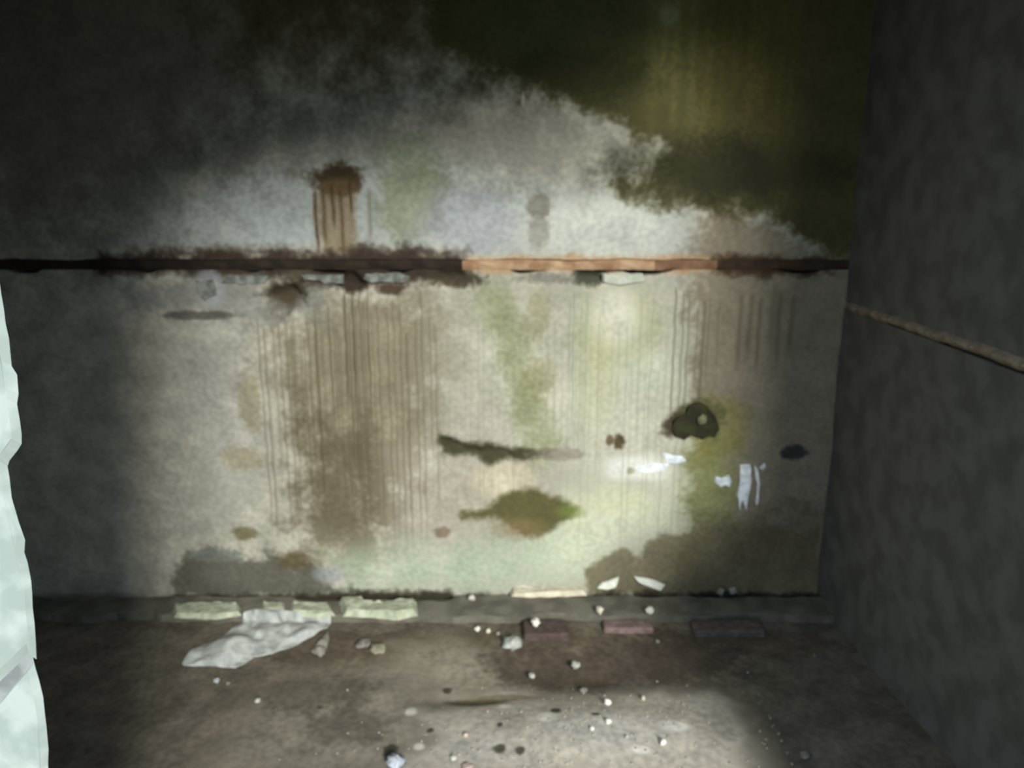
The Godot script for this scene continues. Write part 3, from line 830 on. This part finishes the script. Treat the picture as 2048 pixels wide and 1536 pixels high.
# a wall cut out along an outline: outer face at z, broken edge drawing back by splay through its thickness
func splayed(line: PackedVector2Array, z: float, thick: float, splay: float) -> ArrayMesh:
	var st := SurfaceTool.new()
	st.begin(Mesh.PRIMITIVE_TRIANGLES)
	st.set_smooth_group(4294967295)
	var back := PackedVector2Array()
	for p in line:
		back.append(Vector2(p.x - splay * smoothstep(-1.5, -0.65, p.x), p.y))
	for side in 2:
		var pts := line if side == 0 else back
		var tri := Geometry2D.triangulate_polygon(pts)
		for k in range(0, tri.size(), 3):
			var t := [tri[k], tri[k + 1], tri[k + 2]]
			var turn := (pts[t[1]] - pts[t[0]]).cross(pts[t[2]] - pts[t[0]])
			if (turn > 0) == (side == 0):
				t.reverse()
			for i: int in t:
				st.add_vertex(Vector3(pts[i].x, pts[i].y, z - thick * side))
	var cw := Geometry2D.is_polygon_clockwise(line)
	for k in line.size():
		var j := (k + 1) % line.size()
		var q := [Vector3(line[k].x, line[k].y, z), Vector3(line[j].x, line[j].y, z), Vector3(back[j].x, back[j].y, z - thick), Vector3(back[k].x, back[k].y, z - thick)]
		for i: int in ([0, 1, 2, 0, 2, 3] if cw else [0, 2, 1, 0, 3, 2]):
			st.add_vertex(q[i])
	st.generate_normals()
	return st.commit()


# ---------------------------------------------------------------- litter
# an uneven lump: a ball pushed in and out by noise
func lump(seed_: int, r: Vector3, rings: int, uneven: float, facets := false) -> ArrayMesh:
	var n := FastNoiseLite.new()
	n.seed = seed_
	n.frequency = 0.9
	n.fractal_octaves = 3
	var ball := SphereMesh.new()
	ball.radial_segments = rings + 2
	ball.rings = rings / 2 + 1
	ball.radius = 1.0
	ball.height = 2.0
	var arr := ball.get_mesh_arrays()
	var v: PackedVector3Array = arr[Mesh.ARRAY_VERTEX]
	var index: PackedInt32Array = arr[Mesh.ARRAY_INDEX]
	var st := SurfaceTool.new()
	st.begin(Mesh.PRIMITIVE_TRIANGLES)
	st.set_smooth_group(4294967295 if facets else 0)
	for i in index:
		var p := v[i]
		st.add_vertex(p * r * (1.0 + uneven * n.get_noise_3d(p.x * 1.4, p.y * 1.4, p.z * 1.4)))
	st.generate_normals()
	return st.commit()


func stone(called: String, x: float, y: float, z: float, r: float, tall: float, deep: float, seed_: int, c: Color, label: String, category: String, group: String) -> void:
	var key := c.to_html()
	if not stone_mats.has(key):
		stone_mats[key] = mottled(c.darkened(0.14), c.lightened(0.08), 12.0, 0.8)
	var o := obj(called, lump(seed_, Vector3(r, r * tall * 0.8, r * deep) * 0.74, 12, 0.7), stone_mats[key])
	o.position = Vector3(x, maxf(y, floor_height(x, z)) + r * tall * 0.45, z)
	o.rotation.y = seed_ * 1.7
	tag(o, label, category, group)


# a stiff thin sheet between two edge lines on the floor, crumpled
func sheet(called: String, a: Array, b: Array, high: float, seed_: int, m: Material) -> MeshInstance3D:
	var n := FastNoiseLite.new()
	n.seed = seed_
	n.frequency = 4.5
	n.fractal_octaves = 2
	var mid := Vector2.ZERO
	for p: Vector2 in a:
		mid += p / a.size()
	var on := func(line: Array, t: float) -> Vector2:
		var k := mini(int(t * (line.size() - 1)), line.size() - 2)
		return (line[k] as Vector2).lerp(line[k + 1], t * (line.size() - 1) - k)
	var upper := func(u: float, v: float) -> Vector3:
		var p: Vector2 = (on.call(a, u) as Vector2).lerp(on.call(b, u), v)
		p += Vector2(n.get_noise_2d(p.x * 4.0, 3.0), n.get_noise_2d(p.y * 4.0, 8.0)) * 0.008
		var ridge := absf(n.get_noise_2d(p.x, p.y)) * 1.6 + 0.5 * sin(PI * v) * (0.4 + 0.6 * sin(PI * u))
		return Vector3(p.x, maxf(floor_height(p.x, p.y), LEDGE if p.y < -2.58 else -1.0) + 0.006 + high * ridge * smoothstep(0.0, 0.15, minf(minf(u, 1.0 - u), minf(v, 1.0 - v) * 0.6 + 0.02)), p.y)
	var lower := func(u: float, v: float) -> Vector3:
		var p: Vector3 = upper.call(u, v)
		return p - Vector3(0, 0.003, 0)
	var o := obj(called, shell(48, 16, upper, lower, no_uv), m)
	return o


func build_litter() -> void:
	var o := sheet("crumpled_sheet", [Vector2(-1.026, -2.341), Vector2(-1.035, -2.408), Vector2(-0.965, -2.472), Vector2(-0.927, -2.559), Vector2(-0.877, -2.617), Vector2(-0.719, -2.597), Vector2(-0.608, -2.584)], [Vector2(-1.015, -2.330), Vector2(-0.930, -2.324), Vector2(-0.850, -2.314), Vector2(-0.806, -2.374), Vector2(-0.756, -2.391), Vector2(-0.698, -2.443), Vector2(-0.614, -2.552)], 0.022, 4, mottled(Color8(146, 149, 148), Color8(192, 195, 192), 4.0, 0.7))
	tag(o, "large crumpled pale sheet lying on the floor against the ledge", "sheet")
	o = sheet("paper_scrap", [Vector2(-0.639, -2.413), Vector2(-0.632, -2.466), Vector2(-0.620, -2.502), Vector2(-0.608, -2.521)], [Vector2(-0.629, -2.396), Vector2(-0.602, -2.374), Vector2(-0.594, -2.396), Vector2(-0.597, -2.484)], 0.02, 9, mottled(Color8(136, 132, 122), Color8(168, 164, 152), 4.0, 0.7))
	tag(o, "small torn pale scrap at the right end of the crumpled sheet", "scrap")
	# flakes of white paint leaning on the foot of the wall
	var white := mottled(Color8(224, 224, 212), Color8(248, 248, 238), 8.0, 0.7)
	var flakes := [
		[[Vector2(0.302, 0.046), Vector2(0.319, 0.069), Vector2(0.378, 0.093), Vector2(0.369, 0.050), Vector2(0.334, 0.042)], "bright white paint flake at the wall foot, left one of two", "paint_flake"],
		[[Vector2(0.428, 0.097), Vector2(0.488, 0.085), Vector2(0.543, 0.062), Vector2(0.529, 0.038), Vector2(0.483, 0.054), Vector2(0.439, 0.077)], "bright white paint flake at the wall foot, right one of two", "paint_flake"],
		[[Vector2(0.725, 0.030), Vector2(0.738, 0.050), Vector2(0.753, 0.042), Vector2(0.744, 0.015)], "small dull flake at the wall foot under the mossy stain, left of its pair", "paint_flake"],
		[[Vector2(0.767, 0.046), Vector2(0.791, 0.054), Vector2(0.800, 0.030), Vector2(0.776, 0.023)], "small dull flake at the wall foot under the mossy stain, right of its pair", "paint_flake"],
	]
	var dull := mottled(Color8(130, 128, 120), Color8(168, 166, 156), 8.0, 0.8)
	for k in flakes.size():
		o = obj(flakes[k][2], flake(flakes[k][0], 0.0, 0.008, 120 + k), white if k < 2 else dull)
		o.position = Vector3(0, 0, BACK + 0.004)
		tag(o, flakes[k][1], "flake", "flakes of paint at the foot of the wall")
	stone("pebble", 0.077, 0.035, -2.521, 0.0198, 1.0, 1, 1, Color8(232, 228, 218), "bright white pebble at the front edge of the low ledge, brightest one on the floor", "pebble", "pale pebbles scattered over the floor")
	stone("pebble", -0.115, 0.000, -2.539, 0.0133, 1.1, 1, 2, Color8(232, 228, 218), "left one of two small white pebbles beside each other below the ledge", "pebble", "pale pebbles scattered over the floor")
	stone("pebble", -0.079, 0.000, -2.525, 0.0116, 1.1, 1, 3, Color8(222, 216, 196), "right one of two small white pebbles beside each other below the ledge", "pebble", "pale pebbles scattered over the floor")
	stone("pebble", -0.046, 0.000, -2.514, 0.0099, 0.9, 1, 4, Color8(150, 146, 138), "dull grey pebble between the white pair and the big grey stone", "pebble", "pale pebbles scattered over the floor")
	stone("stone", 0.002, 0.000, -2.435, 0.0385, 0.75, 1.1, 5, Color8(176, 176, 170), "rough grey stone on the dark soil, largest lump in the middle of the floor", "stone", "")
	stone("pebble", 0.196, 0.000, -2.330, 0.0185, 0.9, 1, 6, Color8(176, 176, 170), "light grey pebble alone on the darkest soil in front of the ledge", "pebble", "pale pebbles scattered over the floor")
	stone("pebble", 0.059, 0.000, -2.275, 0.0136, 0.9, 1, 7, Color8(176, 176, 170), "small grey pebble at the tip of the dusty patch, left of the lone pebble", "pebble", "pale pebbles scattered over the floor")
	stone("pebble", 0.210, 0.000, -2.203, 0.0147, 0.6, 1, 8, Color8(132, 128, 120), "dim half buried pebble on dark soil just behind the bright sand", "pebble", "pale pebbles scattered over the floor")
	stone("pebble", 0.270, 0.000, -2.112, 0.0128, 1.2, 0.7, 9, Color8(232, 228, 218), "white curled chip at the far rim of the bright sand", "pebble", "pale pebbles scattered over the floor")
	stone("pebble", 0.377, 0.000, -2.149, 0.0101, 1.1, 0.8, 10, Color8(222, 216, 196), "cream pebble behind the bright sand, right of the white curled chip", "pebble", "pale pebbles scattered over the floor")
	stone("pebble", 0.261, 0.000, -2.005, 0.0109, 1.2, 0.7, 11, Color8(232, 228, 218), "white pebble in the middle of the bright sand", "pebble", "pale pebbles scattered over the floor")
	stone("pebble", 0.213, 0.000, -1.973, 0.0094, 1.0, 0.8, 12, Color8(232, 228, 218), "tiny white pebble in the bright sand, front left of the middle one", "pebble", "pale pebbles scattered over the floor")
	stone("pebble", 0.395, 0.000, -1.926, 0.0118, 1.4, 0.6, 13, Color8(232, 228, 218), "upright white chip on the right side of the bright sand", "pebble", "pale pebbles scattered over the floor")
	stone("pebble", 0.303, 0.000, -1.944, 0.0066, 1.0, 0.8, 14, Color8(206, 202, 192), "smallest pale pebble between the middle pebble and the upright chip", "pebble", "pale pebbles scattered over the floor")
	stone("pebble", -0.124, 0.000, -1.977, 0.0094, 0.9, 0.8, 15, Color8(214, 188, 172), "pinkish pebble on the left side of the bright sand", "pebble", "pale pebbles scattered over the floor")
	stone("pebble", -0.151, 0.000, -1.890, 0.0129, 0.7, 1, 16, Color8(196, 192, 184), "pale flat pebble at the left front of the bright sand", "pebble", "pale pebbles scattered over the floor")
	stone("pebble", -0.885, 0.000, -2.249, 0.0135, 0.8, 1, 17, Color8(170, 174, 178), "bluish pebble in the shade in front of the crumpled sheet", "pebble", "pale pebbles scattered over the floor")
	stone("pebble", -0.846, 0.000, -2.235, 0.0089, 0.8, 1, 18, Color8(140, 140, 134), "small dull pebble right beside the bluish pebble in the shade", "pebble", "pale pebbles scattered over the floor")
	stone("pebble", -0.730, 0.000, -2.142, 0.0129, 0.8, 1, 19, Color8(186, 182, 168), "cream pebble lying alone on the left part of the dirt floor", "pebble", "pale pebbles scattered over the floor")
	stone("pebble", 0.472, 0.000, -2.468, 0.0097, 1.0, 0.5, 20, Color8(150, 148, 142), "thin grey chip on the dark soil in front of the left brick", "pebble", "pale pebbles scattered over the floor")
	stone("pebble", 0.955, 0.000, -2.387, 0.0095, 0.9, 1, 21, Color8(120, 118, 112), "dull pebble in the dark corner near the right wall", "pebble", "pale pebbles scattered over the floor")
	stone("stone", 0.764, 0.000, -1.910, 0.0183, 0.7, 1.1, 22, Color8(128, 124, 116), "grey stone in the dark right of the bright sand", "stone", "")
	stone("stone", -0.299, 0.000, -1.866, 0.0307, 0.9, 0.9, 23, Color8(186, 190, 202), "pale bluish stone at the very front of the dirt floor", "stone", "")
	stone("stone", -0.114, 0.000, -1.861, 0.0204, 0.4, 1, 24, Color8(190, 164, 154), "flat pinkish stone at the front, right of the pale bluish one", "stone", "")
	stone("clod", -0.477, 0.000, -2.451, 0.0322, 0.5, 1, 25, Color8(128, 122, 116), "dull grey clod right of the crumpled sheet, left half of a pair", "clod", "clods beside the crumpled sheet")
	stone("clod", -0.427, 0.000, -2.420, 0.0351, 0.5, 1, 26, Color8(142, 138, 116), "yellowish grey clod right of the crumpled sheet, right half of a pair", "clod", "clods beside the crumpled sheet")
	stone("pebble", 0.296, 0.035, -2.597, 0.0186, 1.2, 0.8, 27, Color8(222, 216, 196), "cream pebble on the ledge, left one of two under the white flakes", "pebble", "pebbles on the low ledge")
	stone("pebble", 0.464, 0.035, -2.594, 0.0186, 1.2, 0.8, 28, Color8(232, 228, 218), "bright cream pebble on the ledge, right one of two under the white flakes", "pebble", "pebbles on the low ledge")
	stone("pebble", -0.141, 0.035, -2.686, 0.0157, 1.0, 1, 29, Color8(196, 190, 180), "round pale pebble at the left end of the mortar strip along the wall foot", "pebble", "pebbles on the low ledge")
	# loose grit, far too much to count
	var grit := MultiMesh.new()
	grit.transform_format = MultiMesh.TRANSFORM_3D
	grit.mesh = lump(300, Vector3.ONE, 6, 0.7, true)
	grit.instance_count = 420
	var g := RandomNumberGenerator.new()
	g.seed = 12
	for k in grit.instance_count:
		var x := g.randfn(0.2, 0.3)
		var z := clampf(g.randfn(-1.9, 0.16), -2.3, -1.5)
		x = clampf(x, -0.7, 0.72)
		var size := g.randf_range(0.0012, 0.0034)
		grit.set_instance_transform(k, Transform3D(Basis.from_euler(Vector3(g.randf() * 6.0, g.randf() * 6.0, 0)).scaled(Vector3.ONE * size), Vector3(x, floor_height(x, z) + size * 0.4, z)))
	var heap := MultiMeshInstance3D.new()
	heap.name = "grit"
	heap.multimesh = grit
	heap.material_override = mottled(Color8(140, 132, 120), Color8(184, 178, 166), 9.0)
	add_child(heap, true)
	heap.set_meta("kind", "stuff")
	tag(heap, "fine pale grit strewn over the sand and dirt floor", "grit")
